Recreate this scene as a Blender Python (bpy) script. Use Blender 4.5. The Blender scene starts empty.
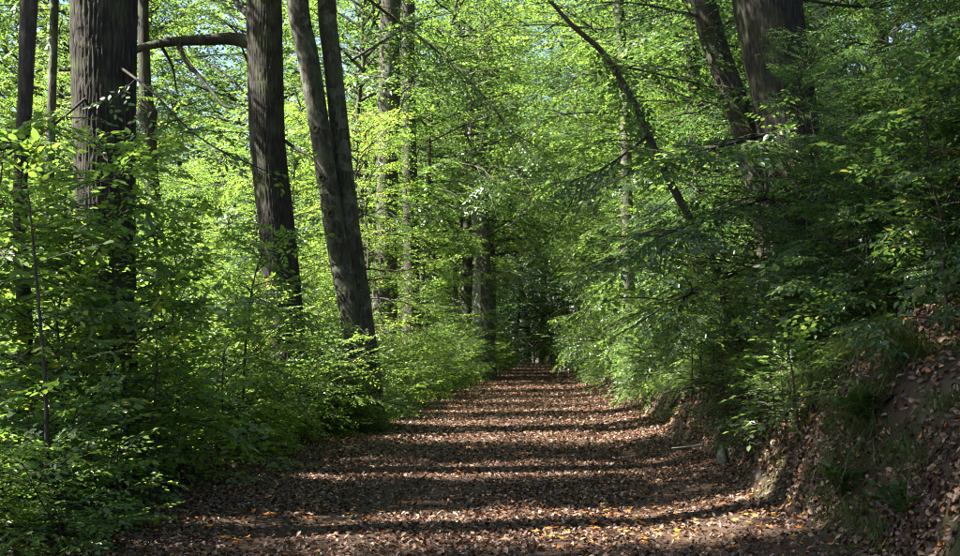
import bpy, math
import numpy as np
from mathutils import Vector, Matrix

sc = bpy.context.scene
COL = sc.collection
R = math.radians

# ------------------------------------------------------------------ camera
F_PX, VPX, VPY, CAM_H, CAM_X = 1150.0, 545.0, 352.0, 1.3, 0.35
cam = bpy.data.cameras.new('camera')
cam.sensor_width = 36.0
cam.lens = F_PX / 960.0 * 36.0
cam.clip_start, cam.clip_end = 0.05, 2000.0
co = bpy.data.objects.new('camera', cam)
COL.objects.link(co)
PITCH = math.atan((VPY - 278) / F_PX)
YAW = math.atan((VPX - 480) / F_PX)
co.location = (CAM_X, 0, CAM_H)
co.rotation_euler = (math.pi / 2 + PITCH, 0, YAW)
sc.camera = co

# ------------------------------------------------------------------ light
SUN_EL, SUN_AZ = R(49), R(-101)           # azimuth measured from +Y, clockwise
to_sun = Vector((math.sin(SUN_AZ) * math.cos(SUN_EL), math.cos(SUN_AZ) * math.cos(SUN_EL), math.sin(SUN_EL)))
w = bpy.data.worlds.new('World'); sc.world = w; w.use_nodes = True
wn = w.node_tree.nodes; wl = w.node_tree.links
bg = wn['Background']
sky = wn.new('ShaderNodeTexSky'); sky.sky_type = 'NISHITA'; sky.sun_disc = False
sky.sun_elevation = SUN_EL; sky.sun_rotation = SUN_AZ % (2 * math.pi)
sky.air_density = 1.0; sky.dust_density = 1.5; sky.ozone_density = 1.0
wl.new(sky.outputs[0], bg.inputs[0]); bg.inputs[1].default_value = 0.05
sun = bpy.data.lights.new('sun', 'SUN'); sun.energy = 5.0; sun.angle = R(0.5); sun.color = (1, 0.955, 0.87)
so = bpy.data.objects.new('sun', sun); COL.objects.link(so)
so.rotation_euler = to_sun.to_track_quat('Z', 'Y').to_euler(); so.location = (-20, 0, 30)
sc.view_settings.view_transform = 'Standard'; sc.view_settings.look = 'None'
sc.view_settings.exposure = 2.7; sc.view_settings.gamma = 1
cy = sc.cycles
cy.max_bounces = 5; cy.diffuse_bounces = 2; cy.glossy_bounces = 2; cy.transmission_bounces = 4; cy.filter_width = 1.1
cy.transparent_max_bounces = 4; cy.use_denoising = True
cy.caustics_reflective = False; cy.caustics_refractive = False

# ------------------------------------------------------------------ helpers
rng = np.random.default_rng(11)
def nrm(v): 
    v = np.asarray(v, float); return v / (np.linalg.norm(v, axis=-1, keepdims=True) + 1e-9)
UP = np.array([0, 0, 1.0])
CR = np.array(co.rotation_euler.to_matrix())
def at(u, v, Y):
    """photo position -> world point in the vertical plane at distance Y"""
    d = CR @ np.array([(u - 480) / F_PX, -(v - 278) / F_PX, -1.0])
    return np.array([CAM_X, 0, CAM_H]) + d * (Y / d[1])

def smooth(a, b, x):
    t = np.clip((x - a) / (b - a), 0, 1); return t * t * (3 - 2 * t)
_ph = rng.uniform(0, 6.28, (8, 4)); _fr = rng.uniform(-1, 1, (8, 2))
def nz(x, y, s):
    """smooth 2-D noise out of sines, about -1..1"""
    o = 0
    for i in range(8):
        k = 2 ** (i % 3)
        o = o + np.sin((x * _fr[i, 0] + y * _fr[i, 1]) * s * k * 2 + _ph[i, 0] + 1.3 * np.sin((x * _fr[i, 1] - y * _fr[i, 0]) * s * k + _ph[i, 1])) / k
    return o / 4.0
XL, XR = -3.0, 2.2
def gz(x, y):
    x = np.asarray(x, float); y = np.asarray(y, float)
    xr = XR + 0.16 * nz(y * 0, y, 0.35) + 0.1 * np.sin(y * 1.1)
    xl = XL + 0.2 * nz(y * 0 + 5, y, 0.3)
    s = x - xr
    k = 1 - 0.5 * smooth(11, 32, y)
    lump = 1 + 0.25 * nz(x, y, 0.9)
    bank = k * lump * 1.0 * smooth(0.0, 0.55, s) + (0.25 + 0.38 * k) * np.clip(s - 0.45, 0, 5.5) + 0.3 * np.clip(s - 5.5, 0, 40)
    bank = bank + 0.10 * nz(x, y, 1.6) * smooth(0.1, 0.8, s)
    l = -(x - xl)
    left = 0.16 * smooth(0, 0.8, l) + 0.22 * nz(x, y, 0.25) * smooth(0.5, 4, l) + 0.05 * np.clip(l - 14, 0, 60)
    path = 0.03 * nz(x, y, 0.5) + 0.10 * smooth(-0.9, 0.1, s) + 0.012 * nz(x, y, 2.2)
    far = 0.0
    return np.where(s > 0, bank + 0.10, 0) + np.where(l > 0, left, 0) + np.where((s <= 0), path * smooth(2.0, -0.2, l), 0) + far

def mesh(name, V, F, tint=None, sm=False):
    V = np.ascontiguousarray(V, np.float32); F = np.ascontiguousarray(F, np.int32)
    me = bpy.data.meshes.new(name)
    me.vertices.add(len(V)); me.vertices.foreach_set('co', V.ravel())
    me.loops.add(F.size); me.loops.foreach_set('vertex_index', F.ravel())
    me.polygons.add(len(F)); me.polygons.foreach_set('loop_start', np.arange(len(F), dtype=np.int32) * F.shape[1])
    if sm: me.polygons.foreach_set('use_smooth', np.ones(len(F), bool))
    if tint is not None:
        a = me.attributes.new('tint', 'FLOAT', 'POINT'); a.data.foreach_set('value', np.ascontiguousarray(tint, np.float32))
    me.update(calc_edges=True); me.validate()
    return me

def catmull(P, n=6):
    P = np.asarray(P, float); Q = np.vstack([2 * P[0] - P[1], P, 2 * P[-1] - P[-2]]); out = []
    for i in range(1, len(Q) - 2):
        for t in np.arange(n) / n:
            a, b, c, d = Q[i - 1], Q[i], Q[i + 1], Q[i + 2]
            out.append(0.5 * (2 * b + (c - a) * t + (2 * a - 5 * b + 4 * c - d) * t * t + (3 * b - a - 3 * c + d) * t ** 3))
    out.append(P[-1]); return np.array(out)

def tube(P, r, seg=8, disp=None, ref=None):
    P = np.asarray(P, float); n = len(P); r = np.broadcast_to(np.asarray(r, float), (n,))
    T = nrm(np.gradient(P, axis=0))
    if ref is None: ref = np.array([0, 1.0, 0]) if abs(T[0, 1]) < 0.85 else np.array([1.0, 0, 0])
    A = nrm(np.cross(T, ref)); B = np.cross(T, A)
    th = np.arange(seg) / seg * 2 * np.pi
    rr = r[:, None] * np.ones((1, seg))
    if disp is not None: rr = rr + disp(np.arange(n)[:, None] / max(n - 1, 1), th[None, :], P, r)
    V = P[:, None, :] + rr[..., None] * (np.cos(th)[None, :, None] * A[:, None, :] + np.sin(th)[None, :, None] * B[:, None, :])
    i = np.arange(n - 1)[:, None] * seg; j = np.arange(seg)[None, :]; j2 = (j + 1) % seg
    Fq = np.stack([i + j, i + j2, i + seg + j2, i + seg + j], -1).reshape(-1, 4)
    return V.reshape(-1, 3), Fq

class Wood:
    def __init__(s): s.V, s.F, s.n = [], [], 0
    def add(s, P, r, seg=4, **k):
        V, F = tube(P, r, seg, **k); s.V.append(V); s.F.append(F + s.n); s.n += len(V)
    def mesh(s, name, sm=True): return mesh(name, np.vstack(s.V), np.vstack(s.F), None, sm)

# leaf templates (along x, width y, lift z): six-point folded blade, and a cheap four-point one
LEAF6 = np.array([[0, 0, 0], [.3, .27, .06], [.68, .22, .03], [1, 0, -.08], [.68, -.22, .03], [.3, -.27, .06]])
LEAF6F = np.array([[0, 3, 2, 1], [0, 5, 4, 3]])
LEAF4 = np.array([[0, 0, 0], [.45, .3, .03], [1, 0, -.05], [.45, -.3, .03]])
LEAF4F = np.array([[0, 3, 2, 1]])
class Leaves:
    def __init__(s): s.P, s.D, s.N, s.L = [], [], [], []
    def add(s, P, D, N, L): s.P.append(P); s.D.append(D); s.N.append(N); s.L.append(np.broadcast_to(L, (len(P),)))
    def arrays(s): return np.vstack(s.P), nrm(np.vstack(s.D)), nrm(np.vstack(s.N)), np.concatenate(s.L)
    def count(s): return sum(len(p) for p in s.P)
    def mesh(s, name, seed=0, cheap=False, tmpl=None):
        g = np.random.default_rng(seed); P, D, N, L = s.arrays()
        S = nrm(np.cross(N, D)); N = np.cross(D, S)
        t, f = (LEAF4, LEAF4F) if cheap else (LEAF6, LEAF6F)
        if tmpl is not None: t, f = tmpl
        W = g.uniform(.8, 1.15, len(P)); C = g.uniform(-.5, 2.2, len(P))
        V = P[:, None] + L[:, None, None] * (t[None, :, 0, None] * D[:, None] + (t[None, :, 1] * W[:, None])[..., None] * S[:, None] + (t[None, :, 2] * C[:, None])[..., None] * N[:, None])
        F = (np.arange(len(P))[:, None, None] * len(t) + f[None]).reshape(-1, f.shape[1])
        return mesh(name, V.reshape(-1, 3), F, np.repeat(g.random(len(P)), len(t)), False)

def spray_local(g, L, leaf, W, LV, space, droop, twig_wood, lsp, flat):
    """a beech-like spray along +x: an arching branch, twigs left and right in one layer, leaves alternate on the twigs"""
    K = 6; P = [np.zeros(3)]; d = np.array([1.0, 0, 0]); kink = g.normal(0, .10, (K, 3))
    for k in range(K):
        d = nrm(d + np.array([0, 0, -droop / K]) + kink[k]); P.append(P[-1] + d * L / K)
    P = np.array(P); r0 = 0.004 + 0.0065 * L
    W.add(P, np.linspace(r0, 0.002, K + 1), 4)
    n = max(3, int(L / space)); side = 1 if g.random() < .5 else -1
    tilt = nrm(UP + g.normal(0, .16, 3))
    for j in range(n):
        s = 0.12 + 0.88 * (j + g.random() * .6) / n; f = min(s, .999) * K; i = int(f)
        p = P[i] + (P[i + 1] - P[i]) * (f - i); dd = nrm(P[i + 1] - P[i])
        n0 = nrm(tilt - dd * np.dot(tilt, dd)); sv = np.cross(n0, dd)
        a = g.uniform(.6, 1.05); side = -side
        td = nrm(dd * math.cos(a) + sv * side * math.sin(a) + np.array([0, 0, g.normal(-.04, .1)]))
        tl = min(.85, (.42 * L * (1 - s) ** .8 + .13)) * g.uniform(.6, 1.25)
        nl = int(tl / lsp) + 2; q = (np.arange(nl) + .6) / nl
        X = p + td * (q * tl)[:, None] + np.array([0, 0, -.16 * tl]) * (q ** 2)[:, None]
        if twig_wood: W.add(np.vstack([p, X[nl // 2], X[-1]]), [0.0035, .0025, .0012], 3)
        sg = np.where(np.arange(nl) % 2, 1, -1)[:, None]; ts = np.cross(n0, td); b = g.uniform(.7, 1.1, nl)[:, None]; b[-1] = .1
        D = td * np.cos(b) + ts * sg * np.sin(b) + np.array([0, 0, -.12]) + g.normal(0, .12, (nl, 3))
        N = n0 + g.normal(0, flat, (nl, 3))
        LV.add(X, D, N, leaf * g.uniform(.6, 1.15, nl))
LIB = {}
def spray(g, base, head, L, leaf, W, LV, space=0.12, droop=0.35, twig_wood=True, lsp=0.05, flat=0.3):
    """place one of six ready sprays of about this length at base, heading along head"""
    Lq = max(.3, round(L / .3) * .3); key = (Lq, leaf, space, droop, twig_wood, lsp)
    if key not in LIB:
        gg = np.random.default_rng(len(LIB) + 900); LIB[key] = []
        for _ in range(6):
            w_, l_ = Wood(), Leaves(); spray_local(gg, Lq, leaf, w_, l_, space, droop, twig_wood, lsp, flat)
            LIB[key].append((np.vstack(w_.V), np.vstack(w_.F)) + l_.arrays())
    WV, WF, P, D, N, Ls = LIB[key][int(g.integers(6))]
    ex = nrm(head); up = nrm(UP + g.normal(0, .12, 3)); ey = nrm(np.cross(up, ex)); ez = np.cross(ex, ey)
    if g.random() < .5: M = np.stack([ex, -ey, ez])
    else: M = np.stack([ex, ey, ez])
    k = L / Lq
    W.V.append(WV @ M * k + base); W.F.append(WF + W.n); W.n += len(WV)
    LV.add(P @ M * k + base, D @ M, N @ M, Ls)

def tree_variant(seed, H, spread, t0, nb, leaf, r0=None, prof=.6, cheap=False, space=.12, wood=True, elev=(0.15, .8), droop=.4, lsp=.05, lean=0.05, stems=1):
    g = np.random.default_rng(seed); W = Wood(); LV = Leaves(); r0 = r0 or .008 * H
    for st in range(stems):
        bz = g.normal(0, lean, 2) + (g.normal(0, .35, 2) if stems > 1 else 0); h = H * (1 if st == 0 else g.uniform(.6, .95)); ts = np.linspace(0, 1, 11)
        wob = np.cumsum(g.normal(0, .012 * H, (11, 2)), 0); wob -= wob[0]
        off = g.normal(0, .08, 2) if stems > 1 else np.zeros(2)
        S = np.stack([off[0] + bz[0] * ts * h + wob[:, 0] * ts, off[1] + bz[1] * ts * h + wob[:, 1] * ts, ts * h - .15 * (1 - ts)], 1)
        W.add(S, r0 * (1 - ts) ** .8 + .004, 7)
        for i in range(nb // stems):
            t = t0 + (1 - t0) * ((i + g.random()) / (nb // stems)); f = min(t, .999) * 10; k = int(f); p = S[k] + (S[k + 1] - S[k]) * (f - k)
            az = i * 2.39996 + g.normal(0, .4); e = elev[0] + (elev[1] - elev[0]) * t ** 2 + g.normal(0, .12)
            L = spread * (1 - t) ** prof * g.uniform(.65, 1.15) + .12 * spread
            hd = np.array([math.cos(az) * math.cos(e), math.sin(az) * math.cos(e), math.sin(e)])
            spray(g, p, hd, L, leaf, W, LV, space, droop, wood, lsp=lsp)
    return W.mesh('trunk_mesh'), LV.mesh('crown_mesh', seed, cheap)

def crown_variant(seed, H, spread, nl, leaf, r0=.22, sub=7, low=0.0, subL=1.7, space=.22, lsp=.085, e0=.25, e1=.7, cheap=True, twigs=False, wobk=.02, droop=.5, dome=.15):
    """crown of a tree: stem, limbs, and sprays on the limbs"""
    g = np.random.default_rng(seed); W = Wood(); LV = Leaves(); ts = np.linspace(0, 1, 13)
    wob = np.cumsum(g.normal(0, wobk * H, (13, 2)), 0); wob -= wob[0]
    S = np.stack([wob[:, 0] * ts, wob[:, 1] * ts, ts * H - .2 * (1 - ts)], 1); W.add(S, r0 * (1 - ts) ** .9 + .012, 8)
    for i in range(nl):
        t = low + (1 - low) * (i + g.random()) / nl; f = min(t, .999) * 12; k = int(f); p = S[k] + (S[k + 1] - S[k]) * (f - k)
        az = i * 2.39996 + g.normal(0, .5); e = e0 + e1 * t + g.normal(0, .15)
        L = spread * (.5 + .5 * math.sin(min(1, t * (1 - dome) + dome) * math.pi)) * g.uniform(.55, 1.2) * (1 - .45 * t)
        d = np.array([math.cos(az) * math.cos(e), math.sin(az) * math.cos(e), math.sin(e)]); P = [p]
        for q in range(6): d = nrm(d + g.normal(0, .16, 3) + np.array([0, 0, -.05])); P.append(P[-1] + d * L / 6)
        P = np.array(P); W.add(P, np.linspace(min(.03 + .012 * L, r0 * .5), .006, 7), 5)
        ns = max(3, int(sub * L / spread + .5)); sd = 1
        for q in range(ns):
            s = .2 + .8 * (q + g.random()) / ns; f = min(s, .999) * 6; k = int(f); b = P[k] + (P[k + 1] - P[k]) * (f - k)
            dd = nrm(P[k + 1] - P[k]); sd = -sd; sv = nrm(np.cross(UP, dd)) * sd
            h = nrm(dd * .7 + sv * g.uniform(.3, 1.1) + np.array([0, 0, g.normal(0, .18)]))
            spray(g, b, h, subL * g.uniform(.6, 1.2), leaf, W, LV, space, droop, twigs, lsp=lsp)
        spray(g, P[-2], nrm(P[-1] - P[-2]), subL * .8, leaf, W, LV, space, droop, twigs, lsp=lsp)
    return W.mesh('limb_mesh'), LV.mesh('crown_mesh', seed, cheap)

# ------------------------------------------------------------------ materials
def newmat(name):
    m = bpy.data.materials.new(name); m.use_nodes = True; nt = m.node_tree
    return m, nt, nt.nodes['Principled BSDF'], nt.nodes['Material Output']
def ramp(nt, stops, interp='LINEAR'):
    n = nt.nodes.new('ShaderNodeValToRGB'); e = n.color_ramp; e.interpolation = interp
    while len(e.elements) < len(stops): e.elements.new(.5)
    for el, (p, c) in zip(e.elements, stops): el.position = p; el.color = (*c, 1)
    return n
def mathn(nt, op, a, b):
    n = nt.nodes.new('ShaderNodeMath'); n.operation = op
    for i, x in enumerate((a, b)):
        if isinstance(x, (int, float)): n.inputs[i].default_value = x
        else: nt.links.new(x, n.inputs[i])
    return n.outputs[0]
def leaf_mat(name, stops, trans=.5, tgain=(2.7, 2.45, 1.5), rough=.36, spec=.7, objvar=.35):
    m, nt, bs, out = newmat(name); L = nt.links
    a = nt.nodes.new('ShaderNodeAttribute'); a.attribute_name = 'tint'
    oi = nt.nodes.new('ShaderNodeObjectInfo')
    v = mathn(nt, 'ADD', mathn(nt, 'MULTIPLY', a.outputs['Fac'], 1 - objvar), mathn(nt, 'MULTIPLY', oi.outputs['Random'], objvar))
    rp = ramp(nt, stops); L.new(v, rp.inputs[0]); L.new(rp.outputs[0], bs.inputs['Base Color'])
    bs.inputs['Roughness'].default_value = rough; bs.inputs['Specular IOR Level'].default_value = spec
    tr = nt.nodes.new('ShaderNodeBsdfTranslucent')
    mx = nt.nodes.new('ShaderNodeMix'); mx.data_type = 'RGBA'; mx.blend_type = 'MULTIPLY'; mx.inputs['Factor'].default_value = 1
    L.new(rp.outputs[0], mx.inputs['A']); mx.inputs['B'].default_value = (*tgain, 1); L.new(mx.outputs['Result'], tr.inputs[0])
    ms = nt.nodes.new('ShaderNodeMixShader'); ms.inputs[0].default_value = trans
    L.new(bs.outputs[0], ms.inputs[1]); L.new(tr.outputs[0], ms.inputs[2]); L.new(ms.outputs[0], out.inputs[0])
    return m
GREEN = leaf_mat('beech_leaf', [(0, (.028, .062, .018)), (.35, (.05, .10, .026)), (.7, (.085, .15, .034)), (.95, (.14, .20, .04)), (1, (.24, .2, .05))])
DARKG = leaf_mat('beech_leaf_shade_tint', [(0, (.02, .05, .018)), (.5, (.036, .08, .026)), (.9, (.065, .115, .03)), (1, (.18, .17, .04))], objvar=.25)  # beech leaf with shade put into a darker green
GOLD = leaf_mat('beech_leaf_sun_tint', [(0, (.05, .105, .026)), (.5, (.088, .16, .036)), (.85, (.15, .22, .045)), (1, (.32, .28, .06))])  # beech leaf with sunlight put into a lighter, yellower green
FERN = leaf_mat('fern_leaf', [(0, (.022, .055, .014)), (1, (.05, .095, .022))], .3)
GRASS = leaf_mat('grass_blade', [(0, (.03, .055, .013)), (.7, (.055, .09, .02)), (1, (.14, .125, .05))], .25)
MOSS = leaf_mat('moss_tuft', [(0, (.03, .06, .012)), (1, (.10, .14, .03))], .2, rough=.8, spec=.15)
LITTER = leaf_mat('fallen_leaf', [(0, (.025, .014, .01)), (.4, (.062, .03, .019)), (.7, (.12, .058, .035)), (.86, (.21, .125, .078)), (.95, (.33, .245, .165)), (.975, (.24, .09, .025)), (1, (.36, .14, .025))], .12, (1.3, 1, .7), .5, .45, objvar=0)
ORANGE = leaf_mat('orange_fallen_leaf', [(0, (.34, .17, .09)), (.35, (.5, .15, .03)), (.65, (.58, .2, .03)), (.85, (.55, .37, .05)), (1, (.46, .33, .22))], .2, (1.3, 1, .7), .5, .4, objvar=.9)
WITHER = leaf_mat('withered_leaf', [(0, (.35, .17, .10)), (1, (.5, .32, .24))], .35, (1.2, 1, .9), objvar=.9)

def bark_mat(name, dark, mid, light, zs=.12, scale=26, bump=.6, moss=.35, patch=0):
    m, nt, bs, out = newmat(name); L = nt.links
    tc = nt.nodes.new('ShaderNodeTexCoord'); mp = nt.nodes.new('ShaderNodeMapping'); mp.inputs['Scale'].default_value = (1, 1, zs)
    L.new(tc.outputs['Object'], mp.inputs[0])
    n1 = nt.nodes.new('ShaderNodeTexNoise'); n1.inputs['Scale'].default_value = scale; n1.inputs['Detail'].default_value = 6; n1.inputs['Distortion'].default_value = .6
    L.new(mp.outputs[0], n1.inputs['Vector'])
    n2 = nt.nodes.new('ShaderNodeTexNoise'); n2.inputs['Scale'].default_value = 3.2; n2.inputs['Detail'].default_value = 5
    L.new(tc.outputs['Object'], n2.inputs['Vector'])
    r1 = ramp(nt, [(.3, dark), (.52, mid), (.72, light)]); L.new(n1.outputs[0], r1.inputs[0])
    r2 = ramp(nt, [(.48, (0, 0, 0)), (.68, (moss, moss, moss))]); L.new(n2.outputs[0], r2.inputs[0])
    mx = nt.nodes.new('ShaderNodeMix'); mx.data_type = 'RGBA'; L.new(r2.outputs[0], mx.inputs['Factor']); L.new(r1.outputs[0], mx.inputs['A'])
    mx.inputs['B'].default_value = (.09, .105, .045, 1); col = mx.outputs['Result']
    if patch:
        n3 = nt.nodes.new('ShaderNodeTexNoise'); n3.inputs['Scale'].default_value = 5.5; n3.inputs['Detail'].default_value = 4; L.new(tc.outputs['Object'], n3.inputs['Vector'])
        r3 = ramp(nt, [(.52, (0, 0, 0)), (.6, (patch, patch, patch))]); L.new(n3.outputs[0], r3.inputs[0])
        m3 = nt.nodes.new('ShaderNodeMix'); m3.data_type = 'RGBA'; L.new(r3.outputs[0], m3.inputs['Factor']); L.new(col, m3.inputs['A']); m3.inputs['B'].default_value = (.36, .37, .31, 1); col = m3.outputs['Result']
    L.new(col, bs.inputs['Base Color']); bs.inputs['Roughness'].default_value = .85; bs.inputs['Specular IOR Level'].default_value = .25
    b = nt.nodes.new('ShaderNodeBump'); b.inputs['Strength'].default_value = bump; b.inputs['Distance'].default_value = .02
    L.new(n1.outputs[0], b.inputs['Height']); L.new(b.outputs[0], bs.inputs['Normal'])
    return m
OAK = bark_mat('oak_bark', (.010, .009, .007), (.028, .024, .018), (.07, .06, .046), .13, 34, .9, .4)
BEECH = bark_mat('beech_bark', (.022, .02, .015), (.046, .042, .031), (.095, .088, .068), .3, 20, .7, .55, .16)
DARKB = bark_mat('sapling_bark', (.02, .017, .013), (.042, .036, .028), (.085, .075, .06), .3, 30, .4, .25)
PALEB = bark_mat('pale_bark', (.2, .19, .16), (.34, .33, .28), (.5, .48, .42), .6, 12, .3, .25, .4)

def soil_mat(name, a, b, c, moss=0):
    m, nt, bs, out = newmat(name); L = nt.links
    tc = nt.nodes.new('ShaderNodeTexCoord')
    n1 = nt.nodes.new('ShaderNodeTexNoise'); n1.inputs['Scale'].default_value = 24; n1.inputs['Detail'].default_value = 7; n1.inputs['Roughness'].default_value = .7; L.new(tc.outputs['Object'], n1.inputs['Vector'])
    n2 = nt.nodes.new('ShaderNodeTexNoise'); n2.inputs['Scale'].default_value = 1.7; n2.inputs['Detail'].default_value = 8; L.new(tc.outputs['Object'], n2.inputs['Vector'])
    sp = n1
    r1 = ramp(nt, [(0, a), (.5, b), (1, c)]); L.new(mathn(nt, 'ADD', mathn(nt, 'MULTIPLY', sp.outputs[0], .55), mathn(nt, 'MULTIPLY', n2.outputs[0], .5)), r1.inputs[0])
    col = r1.outputs[0]
    if moss:
        n3 = nt.nodes.new('ShaderNodeTexNoise'); n3.inputs['Scale'].default_value = 1.3; n3.inputs['Detail'].default_value = 6; L.new(tc.outputs['Object'], n3.inputs['Vector'])
        r3 = ramp(nt, [(.45, (0, 0, 0)), (.6, (moss,) * 3)]); L.new(n3.outputs[0], r3.inputs[0])
        mx = nt.nodes.new('ShaderNodeMix'); mx.data_type = 'RGBA'; L.new(r3.outputs[0], mx.inputs['Factor']); L.new(col, mx.inputs['A']); mx.inputs['B'].default_value = (.05, .075, .02, 1); col = mx.outputs['Result']
    L.new(col, bs.inputs['Base Color']); bs.inputs['Roughness'].default_value = .9; bs.inputs['Specular IOR Level'].default_value = .2
    b_ = nt.nodes.new('ShaderNodeBump'); b_.inputs['Strength'].default_value = .8; b_.inputs['Distance'].default_value = .03; L.new(n1.outputs[0], b_.inputs['Height']); L.new(b_.outputs[0], bs.inputs['Normal'])
    return m
SOIL = soil_mat('forest_soil', (.02, .014, .01), (.045, .03, .02), (.08, .053, .036), .3)
PATHM = soil_mat('leafy_path_soil', (.02, .014, .01), (.055, .034, .022), (.11, .068, .045))
STONE = bark_mat('mossy_stone', (.06, .06, .045), (.12, .12, .09), (.24, .24, .19), 1, 14, 1, 1)

# ------------------------------------------------------------------ object helpers
def obj(name, me, mat, parent=None, loc=None):
    if mat is not None and not me.materials: me.materials.append(mat)
    o = bpy.data.objects.new(name, me); COL.objects.link(o)
    if parent is not None: o.parent = parent
    if loc is not None: o.location = loc
    return o
def thing(name, label, cat, loc=(0, 0, 0), rz=0.0, s=1.0, group=None, tilt=(0, 0)):
    o = bpy.data.objects.new(name, None); COL.objects.link(o); o.empty_display_size = .2
    o.location = [float(x) for x in loc]; o.rotation_euler = (tilt[0], tilt[1], rz); o.scale = (s, s, s)
    o['label'] = label; o['category'] = cat
    if group: o['group'] = group
    return o
def structure(o): o['kind'] = 'structure'; return o
def stuff(o, label=None, cat=None):
    o['kind'] = 'stuff'
    if label: o['label'] = label; o['category'] = cat
    return o

# ------------------------------------------------------------------ ground and path
def axis(*seg):
    return np.unique(np.concatenate([np.arange(a, b, s) for a, b, s in seg]))
def sheet(name, xs, ys, zf, sm=True):
    X, Y = np.meshgrid(xs, ys); V = np.stack([X, Y, zf(X, Y)], -1).reshape(-1, 3); nx = len(xs)
    i = np.arange(len(ys) - 1)[:, None] * nx + np.arange(nx - 1)[None]
    return mesh(name, V, np.stack([i, i + 1, i + nx + 1, i + nx], -1).reshape(-1, 4), None, sm)
xs = axis((-200, -20, 6), (-20, -4.4, .5), (-4.4, -2.4, .12), (-2.4, 1.8, .4), (1.8, 4.6, .08), (4.6, 12, .35), (12, 201, 6))
ys = axis((-40, 5, 1.5), (5, 30, .15), (30, 60, .5), (60, 130, 2), (130, 401, 10))
structure(obj('ground', sheet('ground', xs, ys, lambda x, y: gz(x, y) - .02 * ((x > XL - .7) & (x < XR - .1))), SOIL))
def path_z(x, y): return gz(x, y) + .004
pxs = np.linspace(0, 1, 40); pys = axis((-6, 40, .25), (40, 118, 1))
def path_sheet():
    U, Y = np.meshgrid(pxs, pys)
    X = (XL - .45 + .25 * nz(Y * 0 + 3, Y, .8)) * (1 - U) + (XR - .18 + .1 * nz(Y * 0, Y, .7)) * U
    V = np.stack([X, Y, path_z(X, Y)], -1).reshape(-1, 3); nx = len(pxs); i = np.arange(len(pys) - 1)[:, None] * nx + np.arange(nx - 1)[None]
    return mesh('path', V, np.stack([i, i + 1, i + nx + 1, i + nx], -1).reshape(-1, 4), None, True)
path = structure(obj('path', path_sheet(), PATHM))

def ground_normal(x, y):
    e = .04; a = (gz(x + e, y) - gz(x - e, y)) / (2 * e); b = (gz(x, y + e) - gz(x, y - e)) / (2 * e)
    return nrm(np.stack([-a, -b, np.ones_like(a)], -1))
def litter(g, n, x0, x1, y0, y1, L, jit=.4, LV=None, dens=None):
    x = g.uniform(x0, x1, n); y = y0 + (y1 - y0) * g.random(n)
    if dens is not None:
        k = g.random(n) < dens(x, y); x, y = x[k], y[k]; n = len(x)
    N = nrm(ground_normal(x, y) + g.normal(0, jit, (n, 3))); a = g.uniform(0, 6.283, n)
    D = np.stack([np.cos(a), np.sin(a), np.zeros(n)], -1); D = nrm(D - N * (D * N).sum(-1, keepdims=True)); l = L * g.uniform(.6, 1.3, n)
    P = np.stack([x, y, gz(x, y)], -1) + N * (.008 + .02 * g.random((n, 1))) - D * l[:, None] * .5
    P[:, 2] += .35 * l * np.abs(D[:, 2]); LV.add(P, D, N, l)
g = np.random.default_rng(5)
LT = Leaves()
drift = lambda x, y: np.clip(.75 + .9 * nz(x * 1.5 + 9, y, .8) + .5 * nz(x * 4, y * 2, 1.3), .2, 1) * np.clip(.35 + .65 * smooth(-4.6, -2.6, x), 0, 1)
edge = lambda x, y: np.clip(.35 + .65 * smooth(-4.6, -2.6, x), 0, 1)
litter(g, 100000, -4.2, 2.6, 6, 16, .04, .55, LT, drift)
litter(g, 42000, -4.0, 2.5, 16, 34, .058, .45, LT, edge)
litter(g, 32000, -3.8, 2.5, 34, 66, .085, .38, LT, edge)
litter(g, 18000, -3.6, 2.5, 66, 116, .12, .35, LT, edge)
stuff(obj('leaf_litter', LT.mesh('leaf_litter', 3), LITTER), 'brown carpet of fallen leaves covering the woodland path', 'leaf litter')
LB = Leaves()
patchy = lambda x, y: np.clip(.95 + .9 * nz(x + 3, y, .9), .45, 1)
litter(g, 62000, 2.2, 6.0, 6, 16, .05, .6, LB, patchy)
litter(g, 14000, 2.2, 10, 16, 40, .10, .45, LB, patchy)
litter(g, 9000, 6, 30, 6, 60, .17, .4, LB)
stuff(obj('bank_litter', LB.mesh('bank_litter', 4), LITTER), 'dry fallen leaves scattered over the steep bank right of the path', 'leaf litter')
LS = Leaves()
litter(g, 14000, -16, -3.2, 6, 45, .09, .4, LS)
stuff(obj('woodland_litter', LS.mesh('woodland_litter', 6), LITTER), 'fallen leaves under the shrubs left of the path', 'leaf litter')

# lobed maple-like leaf for the single bright leaves lying on the path
def lobed():
    pts = []
    for k, r in enumerate([.12, .62, .36, .86, .48, 1.0, .48, .86, .36, .62]):
        a = -math.pi + math.pi * 2 * k / 10
        pts.append([.5 * r * math.cos(a), .5 * r * math.sin(a), .05 * (k % 2) - .03 * r])
    return np.array([[0, 0, .03]] + pts)
LOB = lobed(); LOBF = np.array([[0, 1 + k, 1 + (k + 1) % 10, 1 + (k + 2) % 10] for k in range(0, 10, 2)])
lob_me = []
for q in range(5):
    gq = np.random.default_rng(40 + q); V = LOB.copy(); V[:, 2] += .10 * V[:, 0] ** 2 * gq.uniform(-1, 2) + gq.normal(0, .03, 11); V[:, 1] *= gq.uniform(.7, 1.1)
    me = mesh('fallen_leaf_mesh', V, LOBF, np.full(11, gq.random()), False); me.materials.append(ORANGE); lob_me.append(me)
SPOTS = [(300, 470, 26), (250, 500, 26), (430, 458, 8), (440, 480, 6), (650, 522, 30), (620, 520, 14), (740, 510, 24), (800, 545, 10), (390, 415, 12), (340, 520, 26), (560, 540, 24), (900, 440, 6), (455, 400, 6), (700, 540, 20), (220, 530, 18)]
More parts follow.
